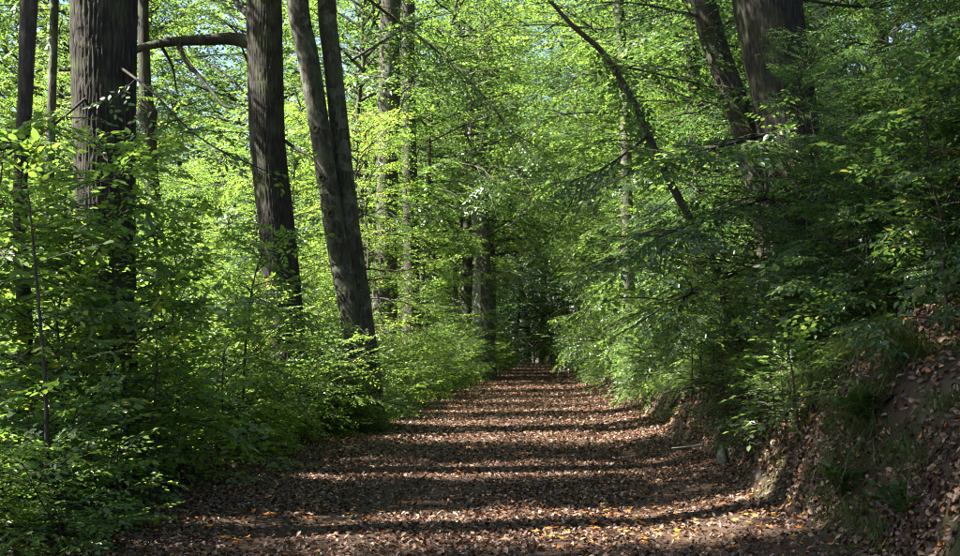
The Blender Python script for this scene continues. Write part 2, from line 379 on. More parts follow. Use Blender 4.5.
TT = np.concatenate([np.arange(3, 25, .03), np.arange(25, 150, .2)])
def ground_at(u, v):
    d = CR @ np.array([(u - 480) / F_PX, -(v - 278) / F_PX, -1.0]); Q = np.array([CAM_X, 0, CAM_H]) + TT[:, None] * d
    hit = np.nonzero(Q[:, 2] <= gz(Q[:, 0], Q[:, 1]))[0]
    return Q[hit[0]] if len(hit) else None
nleaf = 0
for (u, v, n) in SPOTS:
    for k in range(n):
        q = ground_at(u + g.normal(0, 34), min(552, v + g.normal(0, 11)))
        if q is None or q[1] > 40: continue
        nn = nrm(ground_normal(q[0], q[1]) + g.normal(0, .18, 3)); s = g.uniform(.045, .08) * (1 + .02 * q[1])
        o = obj('fallen_leaf', lob_me[nleaf % 5], None, path); nleaf += 1
        o.rotation_euler = (Vector(nn).to_track_quat('Z', 'Y').to_matrix() @ Matrix.Rotation(g.uniform(0, 6.28), 3, 'Z')).to_euler()
        o.location = (q[0], q[1], float(gz(q[0], q[1])) + .03); o.scale = (s, s, s)

# ------------------------------------------------------------------ trunks of the named trees
def ridges(nr, amp, seed):
    gg = np.random.default_rng(seed); ph = gg.uniform(0, 6.28, 12); fr = gg.uniform(.4, 2.2, 12)
    def d(t, th, P, r):
        z = P[:, 2][:, None]
        wz = .5 * np.sin(z * fr[0] * 2 + ph[0] + 2 * np.sin(th + ph[4])) + .5 * np.sin(z * fr[1] * 5 + ph[1] + 3 * np.sin(2 * th)) + .35 * np.sin(z * 13 * fr[2] + ph[2] + 5 * th)
        a = np.abs(np.sin(.5 * (nr * th) + wz)) ** .7
        a = a * (1 - .55 * smooth(.72, .95, np.sin(z * 15 + 7 * np.sin(nr * .21 * th + ph[7]) + ph[8])))
        brk = .55 + .45 * np.sin(z * 9 * fr[3] + 4 * th + ph[3] + 2 * np.sin(3 * th + z * 3))
        return r[:, None] * (amp * (a - .6) * (.6 + .4 * brk) + .04 * np.sin(2 * th + z * .7 + ph[5]) + .03 * np.sin(3 * th - z * 1.1 + ph[6]))
    return d
def lumps(amp, seed):
    gg = np.random.default_rng(seed); ph = gg.uniform(0, 6.28, 12)
    def d(t, th, P, r):
        z = P[:, 2][:, None]
        return r[:, None] * amp * (np.sin(2 * th + z * 1.1 + ph[0]) + .6 * np.sin(3 * th - z * 2.3 + ph[1]) + .35 * np.sin(5 * th + z * 5 + ph[2]) + .3 * np.sin(z * 7 + ph[3] + th))
    return d
def trunk_line(pts, Y, top, dY=0.0, flare=1.5, lean_keep=.35):
    """world line and radii of a trunk that shows at the photo positions pts=[(u,v,width)]; runs from the ground to height top"""
    W = [(at(u, v, Y + dY * i), w_) for i, (u, v, w_) in enumerate(pts)]
    P = [p for p, _ in W][::-1]; r = [w_ * .5 * p[1] / F_PX for p, w_ in W][::-1]
    d = P[0] - P[1]; d = d / abs(d[2] if abs(d[2]) > .05 else .05)
    b = P[0]; n = 0
    g0 = float(gz(b[0], b[1]))
    if b[2] > g0 + .1:
        h = b[2] - g0 + .15; q = b + d * h * np.array([.5, .5, 1]); q[2] = float(gz(q[0], q[1])) - .15
        m = (b * .55 + q * .45); P = [q, m] + P; r = [r[0] * flare, r[0] * 1.08] + r
    u_ = nrm(P[-1] - P[-2]); u_ = nrm(u_ * lean_keep + UP * (1 - lean_keep))
    need = top - P[-1][2]
    if need > .3:
        P = P + [P[-1] + u_ * need * .5, P[-1] + u_ * need]; r = r + [r[-1] * .93, r[-1] * .85]
    C = catmull(np.array(P), 6); rr = catmull(np.stack([r, r, r], 1), 6)[:, 0]
    return C, rr
def densify(C, r, step):
    s = np.concatenate([[0], np.cumsum(np.linalg.norm(np.diff(C, axis=0), axis=1))]); q = np.linspace(0, s[-1], int(s[-1] / step) + 2)
    return np.stack([np.interp(q, s, C[:, i]) for i in range(3)], 1), np.interp(q, s, r)

CROWN = [crown_variant(100 + i, 11 + i, 4.6 + .3 * i, 40, .125, sub=9, subL=1.9) for i in range(3)]
CROWN_D = [crown_variant(140 + i, 11 + i, 5.0, 30, .2, sub=7, subL=1.8, space=.17, lsp=.1, dome=.1) for i in range(2)]
CROWN_N = [crown_variant(160 + i, 9, .8, 80, .17, r0=.08, sub=6, subL=.62, space=.13, lsp=.085, e0=.1, e1=.6, dome=.3, wobk=.004) for i in range(2)]
CROWN_THIN = [crown_variant(120 + i, 8, 3.0, 16, .11, r0=.12, sub=5, subL=1.5) for i in range(2)]
def hero(name, label, stems, mat, bark=None, top=9.0, crown=None, crown_s=1.0, leafm=GREEN, seg=40, step=.08, twin=False, rz=0.0):
    L0, r0 = trunk_line(*stems[0][:2], top, **stems[0][2])
    base = L0[0].copy(); base[2] = float(gz(base[0], base[1]))
    t = thing(name, label, 'tree', base)
    for si, st in enumerate(stems):
        C, r = (L0, r0) if si == 0 else trunk_line(*st[:2], top, **st[2])
        C, r = densify(C, r, step); V, Fq = tube(C - base, r, seg, disp=bark)
        o = obj('trunk', mesh('trunk', V, Fq, None, True), mat, t)
        if crown is not None:
            wm, lm = crown[si % len(crown)] if isinstance(crown, list) else crown
            k = crown_s
            loc = C[-1] - base - np.array([0, 0, .25])
            a = obj('branch_framework', wm, mat, t, loc); b = obj('crown', lm, leafm, t, loc)
            for o in (a, b): o.scale = (k, k, k); o.rotation_euler = (0, 0, rz + si * 2.1)
    return t, base
def limb(t, base, pts, r0, r1, mat, seg=10):
    P = catmull(np.array(pts), 5) - base
    return obj('limb', mesh('limb', *tube(P, np.linspace(r0, r1, len(P)), seg, disp=lumps(.07, 3)), None, True), mat, t)

# big ridged oak on the left
tA, bA = hero('oak_tree', 'thick oak with dark deeply ridged bark rising from the left thicket', [([(105, -25, 64), (105, 120, 62), (106, 260, 58), (108, 400, 58), (110, 470, 62)], 12.0, dict(flare=1.35))], OAK, ridges(46, .11, 1), 9.6, CROWN_D[0], 1.0, seg=150, step=.05)
# branching oak
tD, bD = hero('oak_tree', 'upright oak with one long bare horizontal limb', [([(264, -15, 36), (266, 80, 35), (268, 150, 34), (277, 235, 35), (287, 340, 37), (291, 390, 40)], 18.0, dict(flare=1.3))], OAK, ridges(38, .09, 2), 13, CROWN_D[1], .95, seg=110, step=.07, rz=1.0)
Y = 18.0
limb(tD, bD, [at(256, 44, Y), at(232, 39, Y), at(205, 40, Y - .2), at(170, 42, Y - .4), at(138, 49, Y - .5), at(100, 66, Y - .3), at(60, 70, Y)], .115, .03, OAK)
limb(tD, bD, [at(178, 42, Y - .35), at(184, 58, Y - .5), at(204, 82, Y - .7), at(222, 104, Y - .9), at(232, 108, Y - 1)], .045, .015, OAK, 7)
limb(tD, bD, [at(160, 44, Y - .4), at(172, 66, Y - .2), at(176, 88, Y)], .03, .01, OAK, 6)
limb(tD, bD, [at(262, 24, Y), at(250, 16, Y + .3), at(238, 4, Y + .6), at(228, -15, Y + .9)], .07, .04, OAK, 7)
limb(tD, bD, [at(284, 140, Y), at(298, 150, Y - .2), at(312, 158, Y - .3), at(322, 172, Y - .3)], .03, .012, OAK, 6)
# twin stemmed beech
tE, bE = hero('beech_tree', 'twin stemmed grey beech at the left edge of the path', [
    ([(296, -15, 21), (310, 70, 22), (323, 150, 22), (338, 250, 21), (352, 320, 21), (361, 385, 24)], 19.5, dict(flare=1.4)),
    ([(326, -15, 18), (333, 70, 19), (342, 150, 20), (353, 250, 19), (363, 320, 21), (370, 385, 24)], 19.75, dict(flare=1.3))],
    BEECH, lumps(.06, 5), 13, [CROWN_D[0], CROWN_THIN[0]], .9, seg=48, step=.07, rz=2.0)
def knot(t, base, u, v, Y, r):
    n = 12; th = np.arange(n) / n * 6.283; rings = []
    for rr, dz in ((1.25, .0), (1.05, .28), (.75, .32), (.45, .12), (.05, .02)):
        rings.append(np.stack([np.cos(th) * rr * r, np.full(n, -dz * r), np.sin(th) * rr * r * 1.2], 1))
    i = np.arange(4)[:, None] * n; j = np.arange(n)[None]; j2 = (j + 1) % n
    p = at(u, v, Y); o = obj('knot', mesh('knot', np.vstack(rings), np.stack([i + j, i + j2, i + n + j2, i + n + j], -1).reshape(-1, 4), None, True), OAK, t, p - base); o.rotation_euler = (0, 0, -.25)
knot(tE, bE, 316, 129, 19.5 - .185, .055); knot(tE, bE, 322, 178, 19.5 - .19, .045); knot(tE, bE, 331, 214, 19.5 - .195, .05)
# right-hand group on the bank
tJ, bJ = hero('beech_tree', 'thick leaning beech with its left side in sun on the bank', [([(764, -20, 70), (774, 50, 66), (783, 100, 62), (793, 170, 58), (803, 250, 58)], 14.0, dict(flare=1.3))], OAK, ridges(60, .06, 8), 9, CROWN[1], .95, seg=150, step=.07, rz=.4)
tI, bI = hero('beech_tree', 'slim dark beech leaning beside the thick leaning one', [([(700, -15, 26), (716, 50, 25), (735, 100, 24), (748, 140, 24), (764, 210, 25)], 16.0, dict(flare=1.3))], DARKB, lumps(.05, 9), 9.5, CROWN_THIN[1], 1.0, leafm=DARKG, seg=36, step=.08, rz=1.4)
tH, bH = hero('ash_tree', 'thin dark stem leaning far out over the path', [([(551, 2, 3.5), (575, 28, 5), (602, 52, 6), (628, 92, 6.5), (648, 135, 7), (668, 178, 7.5), (692, 222, 8), (716, 270, 9)], 15.0, dict(flare=1.2))], DARKB, lumps(.05, 10), 5.7, None, seg=16, step=.1)
# slim stems left
tB, bB = hero('young_ash', 'slender dark trunk in the thicket beside the thick ridged oak', [([(30, -20, 18), (26, 80, 16), (21, 160, 15), (20, 240, 15), (24, 300, 15)], 10.0, dict(flare=1.2))], DARKB, lumps(.07, 11), 6.5, CROWN_THIN[0], .6, seg=20, step=.08)
tC, bC = hero('broken_tree', 'thin trunk with a swollen knot standing behind the thick ridged oak', [([(143, -15, 12), (144, 60, 12), (146, 102, 14), (147, 114, 21), (149, 126, 15), (152, 170, 12), (156, 220, 12)], 21.0, dict(flare=1.2))], OAK, lumps(.06, 12), 9, CROWN_THIN[1], .9, seg=20, step=.09)
_, bF = hero('beech_tree', 'pale green stained trunk behind the twin stemmed beech', [([(391, -10, 21), (389, 90, 22), (387, 180, 22), (385, 280, 24)], 32.0, dict())], BEECH, lumps(.05, 13), 13, CROWN[0], 1.0, seg=24, step=.15)
_, bF2 = hero('beech_tree', 'dark straight trunk behind the pale green stained one', [([(408, -10, 13), (409, 120, 14), (411, 240, 16)], 40.0, dict())], DARKB, lumps(.05, 14), 15, CROWN[1], 1.0, seg=20, step=.2)
_, bG = hero('birch_tree', 'whitish forked birch trunk deep in the shade left of the path', [([(470, 120, 6), (472, 190, 7), (477, 240, 8)], 58.0, dict()), ([(482, 120, 5), (481, 190, 6), (478, 240, 7)], 58.2, dict())], PALEB, lumps(.04, 15), 10, CROWN_THIN, seg=14, step=.3)
_, bG2 = hero('beech_tree', 'dark trunk with a pale flank beside the far end of the path', [([(485, 230, 10), (486, 280, 11), (488, 330, 13)], 56.0, dict())], BEECH, lumps(.05, 16), 7, CROWN[2], 1.0, seg=20, step=.3)
_, bL = hero('beech_tree', 'straight dark trunk on the bank behind the slim leaning beech', [([(691, -15, 13), (693, 80, 14), (696, 170, 14)], 25.0, dict())], DARKB, lumps(.05, 17), 11, CROWN[0], .9, seg=20, step=.15)
_, bK = hero('birch_tree', 'pale thin trunk with sunlit patches behind the thick leaning beech', [([(816, -15, 14), (825, 60, 15), (836, 140, 15), (846, 220, 16)], 21.0, dict())], PALEB, lumps(.05, 18), 11, CROWN_THIN[0], 1.0, seg=20, step=.12)
_, bM = hero('beech_tree', 'slim upright trunk among bright leaves right of the path', [([(618, -15, 10), (624, 90, 10), (627, 200, 11)], 30.0, dict())], BEECH, lumps(.05, 19), 12, CROWN_THIN[1], 1.0, seg=18, step=.2)

# ------------------------------------------------------------------ tree variants
YOUNG = [crown_variant(200 + i, 7.5 + i, 3.0, 44, .085, r0=.06, sub=8, low=.06, subL=1.15, space=.13, lsp=.055, e0=-.02, e1=.75, cheap=False, wobk=.012, droop=.4, dome=.3) for i in range(4)]
SAP = [tree_variant(300 + i, 3.2 + .4 * i, 1.5, .06, 60, .08, r0=.02, prof=.45, space=.11, elev=(.0, .8), droop=.4) for i in range(4)]
BUSH = [tree_variant(400 + i, 1.7, 1.05, .03, 66, .07, r0=.012, prof=.3, space=.09, elev=(.05, .9), stems=3, lean=.15) for i in range(3)]
YOUNGN = [crown_variant(230 + i, 7.5, 3.0, 32, .26, r0=.05, sub=6, low=.06, subL=1.35, space=.29, lsp=.15, e0=-.02, e1=.75, cheap=False, wobk=.014, droop=.4, dome=.3, twigs=True) for i in range(3)]
BUSHN = [tree_variant(430 + i, 1.7, 1.05, .03, 45, .115, r0=.012, prof=.3, space=.12, elev=(.05, .9), stems=3, lean=.15, lsp=.07) for i in range(3)]
YOUNGH = [crown_variant(260 + i, 8 + i, 3.0, 40, .085, r0=.06, sub=8, low=.36, subL=1.15, space=.13, lsp=.055, e0=.05, e1=.7, cheap=False, wobk=.012, droop=.4, dome=.2) for i in range(2)]
FAR = [crown_variant(500 + i, 17 + 2 * i, 5.5, 66, .21, r0=.18, sub=8, low=.05, subL=2.1, space=.3, lsp=.13, e0=.0, e1=.8, dome=.3) for i in range(3)]
TALL = CROWN
def plant(kind, idx, x, y, s, rz, label, cat, group, name, leafm=GREEN, woodm=DARKB, tilt=(0, 0)):
    wm, lm = kind[idx % len(kind)]
    t = thing(name, label, cat, (x, y, float(gz(x, y)) - .02), rz, s, group, tilt)
    o = obj('trunk' if kind not in (BUSH, BUSHN) else 'stem', wm, woodm, t); c = obj('crown' if kind not in (BUSH, BUSHN) else 'foliage', lm, None, t)
    if not lm.materials: lm.materials.append(leafm)
    c.material_slots[0].link = 'OBJECT'; c.material_slots[0].material = leafm
    return t
g = np.random.default_rng(77)
MARKS = [(bA, 'thick ridged oak'), (bB, 'slender dark trunk'), (bD, 'oak with the bare limb'), (bE, 'twin stemmed beech'), (bF, 'pale green stained trunk'), (bF2, 'dark straight trunk'), (bG, 'whitish forked birch'), (bG2, 'dark trunk with pale flank'),
         (bJ, 'thick leaning beech'), (bI, 'slim leaning beech'), (bH, 'far leaning stem'), (bL, 'straight trunk on the bank'), (bK, 'pale sunlit trunk'), (bM, 'slim upright trunk'), (np.array([.3, 112.0, 0]), 'end of the path')]
def locate(label, x, y):
    best = min(((x - b[0]) ** 2 + .5 * (y - b[1]) ** 2, n, b) for b, n in ((b, n) for b, n in [(tuple(float(q) for q in bb), nn) for bb, nn in MARKS]))
    b = best[2]
    if 'path' in best[1]: side = 'left side' if x < -1 else ('right side' if x > 1.5 else 'far side')
    elif b[0] < 0: side = 'path side' if x > b[0] + .3 else ('wood side' if x < b[0] - 1.5 else 'far side' if y > b[1] else 'near side')
    else: side = 'path side' if x < b[0] - .3 else ('uphill side' if x > b[0] + 1.5 else 'far side' if y > b[1] else 'near side')
    return f'{label}, nearest the {best[1]}, on its {side}', f' by the {best[1]}, {side}'
def row(kind, spots, label, cat, group, name, leafm=GREEN, woodm=DARKB, sj=.12):
    for i, sp in enumerate(spots):
        x, y, s = sp[:3]; lab, gsuf = locate(label, x, y)
        plant(kind, int(g.integers(0, 9)), x, y, s * g.uniform(1 - sj, 1 + sj), g.uniform(0, 6.28), lab, cat, group + gsuf, name, leafm, woodm, (g.normal(0, .04), g.normal(0, .04)))
def scatter(n, x0, x1, y0, y1, s, dmin, bad=lambda x, y: False):
    out = []; tries = 0
    while len(out) < n and tries < n * 60:
        tries += 1; x, y = g.uniform(x0, x1), g.uniform(y0, y1)
        if bad(x, y) or any((x - a) ** 2 + (y - b) ** 2 < dmin ** 2 for a, b, _ in out): continue
        out.append((x, y, s))
    return out
# left verge
row(YOUNGN, [(-3.9, 8.6, .36), (-4.4, 9.6, .42), (-3.4, 10.2, .36), (-3.75, 10.9, .38), (-3.6, 9.3, .32), (-5.2, 11.2, .42), (-3.9, 12.6, .38), (-3.5, 14.6, .34), (-5.6, 13.6, .46), (-5.2, 8.6, .38), (-3.6, 16, .3)], 'leafy beech sapling', 'sapling', 'saplings round the thick ridged oak', 'beech_sapling', GOLD)  # shaded thicket brightened through the sunlit leaf colour, bushes below too
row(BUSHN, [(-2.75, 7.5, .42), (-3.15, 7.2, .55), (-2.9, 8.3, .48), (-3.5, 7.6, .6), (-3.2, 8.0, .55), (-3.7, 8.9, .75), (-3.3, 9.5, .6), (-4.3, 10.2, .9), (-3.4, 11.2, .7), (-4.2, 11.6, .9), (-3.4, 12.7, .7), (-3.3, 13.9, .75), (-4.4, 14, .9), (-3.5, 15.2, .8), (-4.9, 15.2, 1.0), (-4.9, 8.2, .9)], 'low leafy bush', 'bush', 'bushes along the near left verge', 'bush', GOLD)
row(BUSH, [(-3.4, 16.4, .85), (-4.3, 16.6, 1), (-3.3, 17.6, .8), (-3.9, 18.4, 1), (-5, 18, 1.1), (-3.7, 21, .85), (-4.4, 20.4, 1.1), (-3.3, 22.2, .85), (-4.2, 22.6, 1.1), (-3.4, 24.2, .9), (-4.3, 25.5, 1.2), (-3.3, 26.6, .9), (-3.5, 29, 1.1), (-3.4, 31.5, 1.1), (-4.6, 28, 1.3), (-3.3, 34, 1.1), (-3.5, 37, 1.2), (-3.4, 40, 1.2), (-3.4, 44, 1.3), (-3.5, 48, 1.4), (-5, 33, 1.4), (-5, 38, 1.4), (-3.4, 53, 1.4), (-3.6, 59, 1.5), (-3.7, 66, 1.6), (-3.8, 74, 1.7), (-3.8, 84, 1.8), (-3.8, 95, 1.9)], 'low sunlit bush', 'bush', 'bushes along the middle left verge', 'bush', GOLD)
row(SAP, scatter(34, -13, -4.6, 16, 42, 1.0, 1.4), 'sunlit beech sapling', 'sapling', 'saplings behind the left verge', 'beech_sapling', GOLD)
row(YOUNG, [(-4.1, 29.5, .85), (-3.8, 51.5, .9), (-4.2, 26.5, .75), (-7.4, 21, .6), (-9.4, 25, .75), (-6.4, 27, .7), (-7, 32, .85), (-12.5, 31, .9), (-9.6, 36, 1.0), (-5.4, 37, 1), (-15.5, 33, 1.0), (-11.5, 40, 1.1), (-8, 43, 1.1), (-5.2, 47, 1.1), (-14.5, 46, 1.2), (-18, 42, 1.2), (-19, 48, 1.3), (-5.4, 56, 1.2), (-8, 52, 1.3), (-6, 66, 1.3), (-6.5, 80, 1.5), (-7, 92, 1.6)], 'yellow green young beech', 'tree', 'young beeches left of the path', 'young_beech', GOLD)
row(YOUNG, [(-9, 17.5, .7)], 'green young beech', 'tree', 'young beeches by the slender trunk', 'young_beech', GREEN)
# right bank
row(YOUNG, [(3.8, 9.6, .36), (3.3, 11.2, .28), (4.7, 11.4, .5), (3.3, 12.8, .32), (4.9, 9.8, .5), (6.0, 12.6, .9), (2.9, 14.2, .36), (3.6, 17.4, .7), (2.95, 10.3, .27), (3.0, 11.7, .28), (3.9, 10.6, .32), (4.0, 12.2, .34), (3.5, 9.0, .26), (3.75, 8.7, .26), (4.2, 9.2, .32), (4.5, 8.3, .3), (3.4, 9.9, .24), (5.2, 16.4, .9), (3.8, 18, .8), (7.2, 15.4, 1.0), (6.2, 9.6, .8)], 'shaded dark green young beech', 'tree', 'shaded young beeches on the near bank', 'young_beech', DARKG)
row(YOUNG, [(3.6, 21, .85), (4.4, 23.5, 1.0), (3.5, 26, .9), (5.6, 26, 1.1), (3.6, 30, .95), (5.4, 31, 1.15), (3.6, 34.5, 1.0), (5.4, 37, 1.2), (3.7, 40, 1.05), (5.5, 44, 1.3), (3.7, 47, 1.15), (4.4, 53, 1.3), (4.4, 60, 1.3), (5.4, 68, 1.4), (6, 78, 1.5), (6.5, 90, 1.6)], 'bright green young beech', 'tree', 'sunlit young beeches along the right edge', 'young_beech', GREEN)
row(BUSH, [(2.9, 15, .55), (3.0, 17.5, .7), (2.8, 20, .75), (2.8, 23, .9), (2.6, 26, .9), (2.8, 29, 1), (2.6, 33, 1), (2.6, 38, 1.1), (2.6, 44, 1.2), (2.7, 50, 1.3), (2.7, 57, 1.3), (2.9, 65, 1.4), (3.0, 75, 1.5), (3.1, 86, 1.7), (3.1, 97, 1.8)], 'bank foot bush', 'bush', 'bushes along the right edge', 'bush')
row(SAP, [(3.5, 8.4, .4), (4.3, 8.6, .55), (3.3, 10.6, .5), (3.4, 12.4, .55), (4.9, 10, .7), (5.4, 8.8, .7)], 'thin shaded sapling', 'sapling', 'saplings on the near bank', 'beech_sapling', DARKG)
row(YOUNGH, [(-5.4, 35, 1.8), (-4.8, 46, 2), (4.8, 36, 1.9), (4.6, 50, 2.0), (-4.6, 60, 2.2), (4.6, 64, 2.2), (-4.4, 78, 2.3), (4.4, 80, 2.3), (5.4, 27, 1.6), (-4.4, 96, 2.4), (4.2, 97, 2.4), (-3.9, 68, 2.3), (3.9, 56, 2.3), (4.2, 44, 2.0), (-4, 86, 2.5)], 'taller beech arching high branches', 'tree', 'taller beeches flanking the path', 'young_beech', GREEN, BEECH)
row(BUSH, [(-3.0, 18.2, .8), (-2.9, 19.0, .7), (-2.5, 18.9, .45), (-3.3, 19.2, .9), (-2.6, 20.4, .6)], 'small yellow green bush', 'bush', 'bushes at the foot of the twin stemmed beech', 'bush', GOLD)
row(BUSH, [(-3.2, 108, 2.0), (-2.6, 116, 2.0), (3.0, 110, 1.8), (2.9, 117, 2.0)], 'big dark bush', 'bush', 'bushes at the path end', 'bush', DARKG)  # the hollow's shade is put into the dark leaf colour
row(YOUNG, [(-.8, 123, 1.3), (2.6, 122, 1.4), (1, 129, 1.7), (-3, 127, 1.6), (4.4, 126, 1.6)], 'green young beech closing the view', 'tree', 'young beeches beyond the path end', 'young_beech', GREEN)
row(BUSH, [(.9, 120.5, 1.8)], 'single bright yellow green bush', 'bush', 'bright bush at the path end', 'bush', GOLD)
row(YOUNGN, [(3.15, 8.2, .22), (3.4, 8.7, .25), (3.5, 7.9, .23), (3.2, 9.3, .24), (3.8, 8.4, .27), (3.1, 10.2, .26)], 'broad leaved shaded bank sapling', 'sapling', 'broad leaved saplings on the near bank', 'beech_sapling', DARKG)
# tall trees whose crowns roof the wood
def tall(spots, label, group, leafm, woodm):
    for (x, y, s) in spots:
        z = float(gz(x, y)); t = thing('tall_beech', locate(label, x, y)[0], 'tree', (x, y, z), 0, 1, group + locate(label, x, y)[1]); k = int(g.integers(3)); wm, lm = CROWN_D[k % 2] if y < 24 else CROWN[k]; h = g.uniform(7, 8.5) + (3.4 if y < 20 else 0)
        C, r = densify(np.array([[0, 0, -.1], [0, 0, .5], [g.normal(0, .1), g.normal(0, .1), h * .5], [0, 0, h]]), np.array([.34, .26, .235, .22]) * s, .3)
        obj('trunk', mesh('trunk', *tube(C, r, 16, disp=lumps(.05, k)), None, True), woodm, t)
        rz = g.uniform(0, 6.28)
        for o in (obj('branch_framework', wm, woodm, t), obj('crown', lm, None, t)):
            o.location = (0, 0, h - .3); o.scale = (s, s, s); o.rotation_euler = (0, 0, rz)
        o.material_slots[0].link = 'OBJECT'; o.material_slots[0].material = leafm
tall([(-14, 2.5, 1), (-6.8, 7.4, 1.05), (-7.2, 3.4, 1),  (-9, 56, 1.1), (-3.9, 63, 1.3), (-3.6, 84, 1.6), (-6.5, 49, 1.1)], 'tall high crowned beech', 'tall beeches in the left wood', GREEN, BEECH)  # nearest ones out of view, added for shade on bank and path
tall([(7.5, 19, 1), (8, 27, 1), (6, 36, 1.1), (6, 46, 1.1), (10, 12, 1), (6, 58, 1.2), (3.9, 71, 1.4), (3.6, 92, 1.8)], 'tall high crowned slope beech', 'tall beeches up the right slope', DARKG, BEECH)
# slender trees added left of the frame to band the path with shade
for i, (y, s_) in enumerate([(1.0, 1.1), (2.9, .7), (5.0, .9), (8.3, 1.0), (9.7, .6), (12.6, 1.15), (14.3, .6), (17.6, .85), (22.0, 1.0)]):
    x = -10 + g.normal(0, 1.2); z = float(gz(x, y)); h = 9.6 + .9 * (-10 - x) + g.normal(0, .3)
    lab, gs = locate('slender added shade tree', x, y)
    t = thing('added_shade_tree', lab, 'tree', (x, y, z), 0, 1, 'added shade trees in the left wood' + gs); wm, lm = CROWN_N[i % 2]
    C, r = densify(np.array([[0, 0, -.1], [0, 0, .4], [g.normal(0, .08), g.normal(0, .08), h * .5], [0, 0, h]]), np.array([.13, .10, .09, .085]), .3)
    obj('trunk', mesh('trunk', *tube(C, r, 12, disp=lumps(.05, i)), None, True), BEECH, t); rz = g.uniform(0, 6.28)
    for o in (obj('branch_framework', wm, BEECH, t), obj('crown', lm, GREEN, t)):
        o.location = (0, 0, h - .3); o.scale = (s_, s_, 1.0); o.rotation_euler = (g.normal(0, .05), g.normal(0, .05), rz)
# background
row(FAR, [(-11, 67, .9), (-15, 57, 1.1), (-20.5, 55, 1.1), (-20, 68, 1.2), (-30, 64, 1.3), (-25, 58, 1.2), (-35, 58, 1.2), (-12, 78, 1.1), (-26, 84, 1.2), (-9.5, 77, .9), (-18, 96, 1.2), (-10, 93, 1.1), (-36, 84, 1.2), (-29, 52, 1.1), (-10, 106, 1.3), (-32, 100, 1.4), (-14, 64, 1.4), (-22.5, 51, 1.25), (-24.5, 65, 1.5), (-31, 71, 1.7), (-19, 78, 1.6), (-13, 90, 1.7), (-27, 74, 1.6)], 'tall background beech', 'tree', 'background beeches left', 'beech_tree', GREEN)
row(FAR, [(10, 55, .9), (12, 42, .9), (10, 70, 1), (15, 58, 1), (10.5, 84, 1.1), (18, 76, 1.1), (11, 98, 1.2), (24, 60, 1.1), (20, 42, .9), (12, 30, .75), (18, 26, .8), (13, 21, .7), (22, 32, .9), (16, 100, 1.3), (10.5, 102, 1.1)], 'tall slope beech', 'tree', 'background beeches right', 'beech_tree', DARKG)
row(FAR, [(-2.5, 121, 1.2), (3, 126, 1.3), (-7, 116, 1.1), (7, 118, 1.2), (0, 132, 2.1), (-4, 136, 2.2), (4, 130, 2.1), (-14, 128, 1.4), (14, 134, 1.4), (-5, 138, 1.6), (7, 142, 1.6), (22, 120, 1.5), (-24, 122, 1.5), (-12, 107, 2.0), (12, 110, 2.0), (-1.5, 124, 2.3)], 'tall leafy beech beyond', 'tree', 'beeches beyond the path end', 'beech_tree', DARKG)

def leafy_limb(t, base, pts, r0, r1, woodm, leafm, seed, n=12, L=.8, leaf=.085, f0=.15, droop=.4):
    gg = np.random.default_rng(seed); C = catmull(np.array(pts), 6); W = Wood(); LV = Leaves()
    W.add(C - base, np.linspace(r0, r1, len(C)), 7); sd = 1
    for k in range(n):
        f = (f0 + (1 - f0) * (k + gg.random()) / n) * (len(C) - 1.001); i = int(f); p = C[i] + (C[i + 1] - C[i]) * (f - i); d = nrm(C[i + 1] - C[i]); sd = -sd
        spray(gg, p - base, d * .6 + nrm(np.cross(UP, d)) * sd * gg.uniform(.4, 1) + np.array([0, 0, gg.normal(0, .2)]), L * gg.uniform(.6, 1.3), leaf, W, LV, .13, droop, True, lsp=.055)
    l = obj('limb', W.mesh('limb'), woodm, t); obj('foliage', LV.mesh('foliage', seed), leafm, l)
leafy_limb(tE, bE, [at(345, -20, 20), at(385, 12, 21), at(430, 45, 21.5), at(480, 92, 21.5), at(540, 165, 21)], .035, .008, BEECH, DARKG, 31, 22, 1.0)
leafy_limb(tE, bE, [at(352, 60, 20), at(385, 40, 22), at(420, 20, 24), at(470, 10, 25)], .03, .008, BEECH, GREEN, 32, 14, 1.0)
leafy_limb(tH, bH, [at(580, 32, 15.02), at(606, 58, 15.02), at(632, 100, 15.02), at(662, 165, 15.02)], .012, .01, DARKB, GREEN, 39, 22, .55)
leafy_limb(tH, bH, [at(612, 66, 15), at(640, 70, 15.5), at(690, 82, 16), at(740, 95, 16)], .02, .006, DARKB, DARKG, 33, 14, .9)
leafy_limb(tH, bH, [at(648, 135, 15), at(630, 150, 14.8), at(600, 170, 14.5), at(570, 182, 14.3)], .02, .006, DARKB, DARKG, 34, 12, .8)
leafy_limb(tH, bH, [at(690, 220, 15), at(675, 235, 14.4), at(640, 250, 14), at(610, 262, 13.8)], .02, .006, DARKB, GREEN, 35, 14, .9)
leafy_limb(tI, bI, [at(712, 20, 16), at(680, 12, 15.8), at(640, 4, 15.5), at(600, 2, 15.3)], .03, .008, BEECH, DARKG, 36, 14, .9)
for k_, (pts, lm_) in enumerate([([(785, 130, 14), (745, 140, 13.4), (705, 150, 13), (670, 160, 12.8)], DARKG), ([(792, 190, 14), (745, 205, 13.2), (700, 222, 12.6), (655, 238, 12.2)], DARKG), ([(800, 255, 14), (750, 268, 13), (700, 290, 12.2), (665, 305, 11.8)], DARKG), ([(790, 160, 14), (830, 160, 13), (880, 170, 12), (930, 180, 11.4)], DARKG), ([(800, 240, 14), (820, 250, 12.6), (850, 268, 11.4), (880, 290, 10.6)], DARKG)]):
    leafy_limb(tJ, bJ, [at(*p_) for p_ in pts], .03, .007, OAK, GREEN if k_ in (0, 2) else lm_, 50 + k_, 26, .9, leaf=.095, f0=.1, droop=.15)
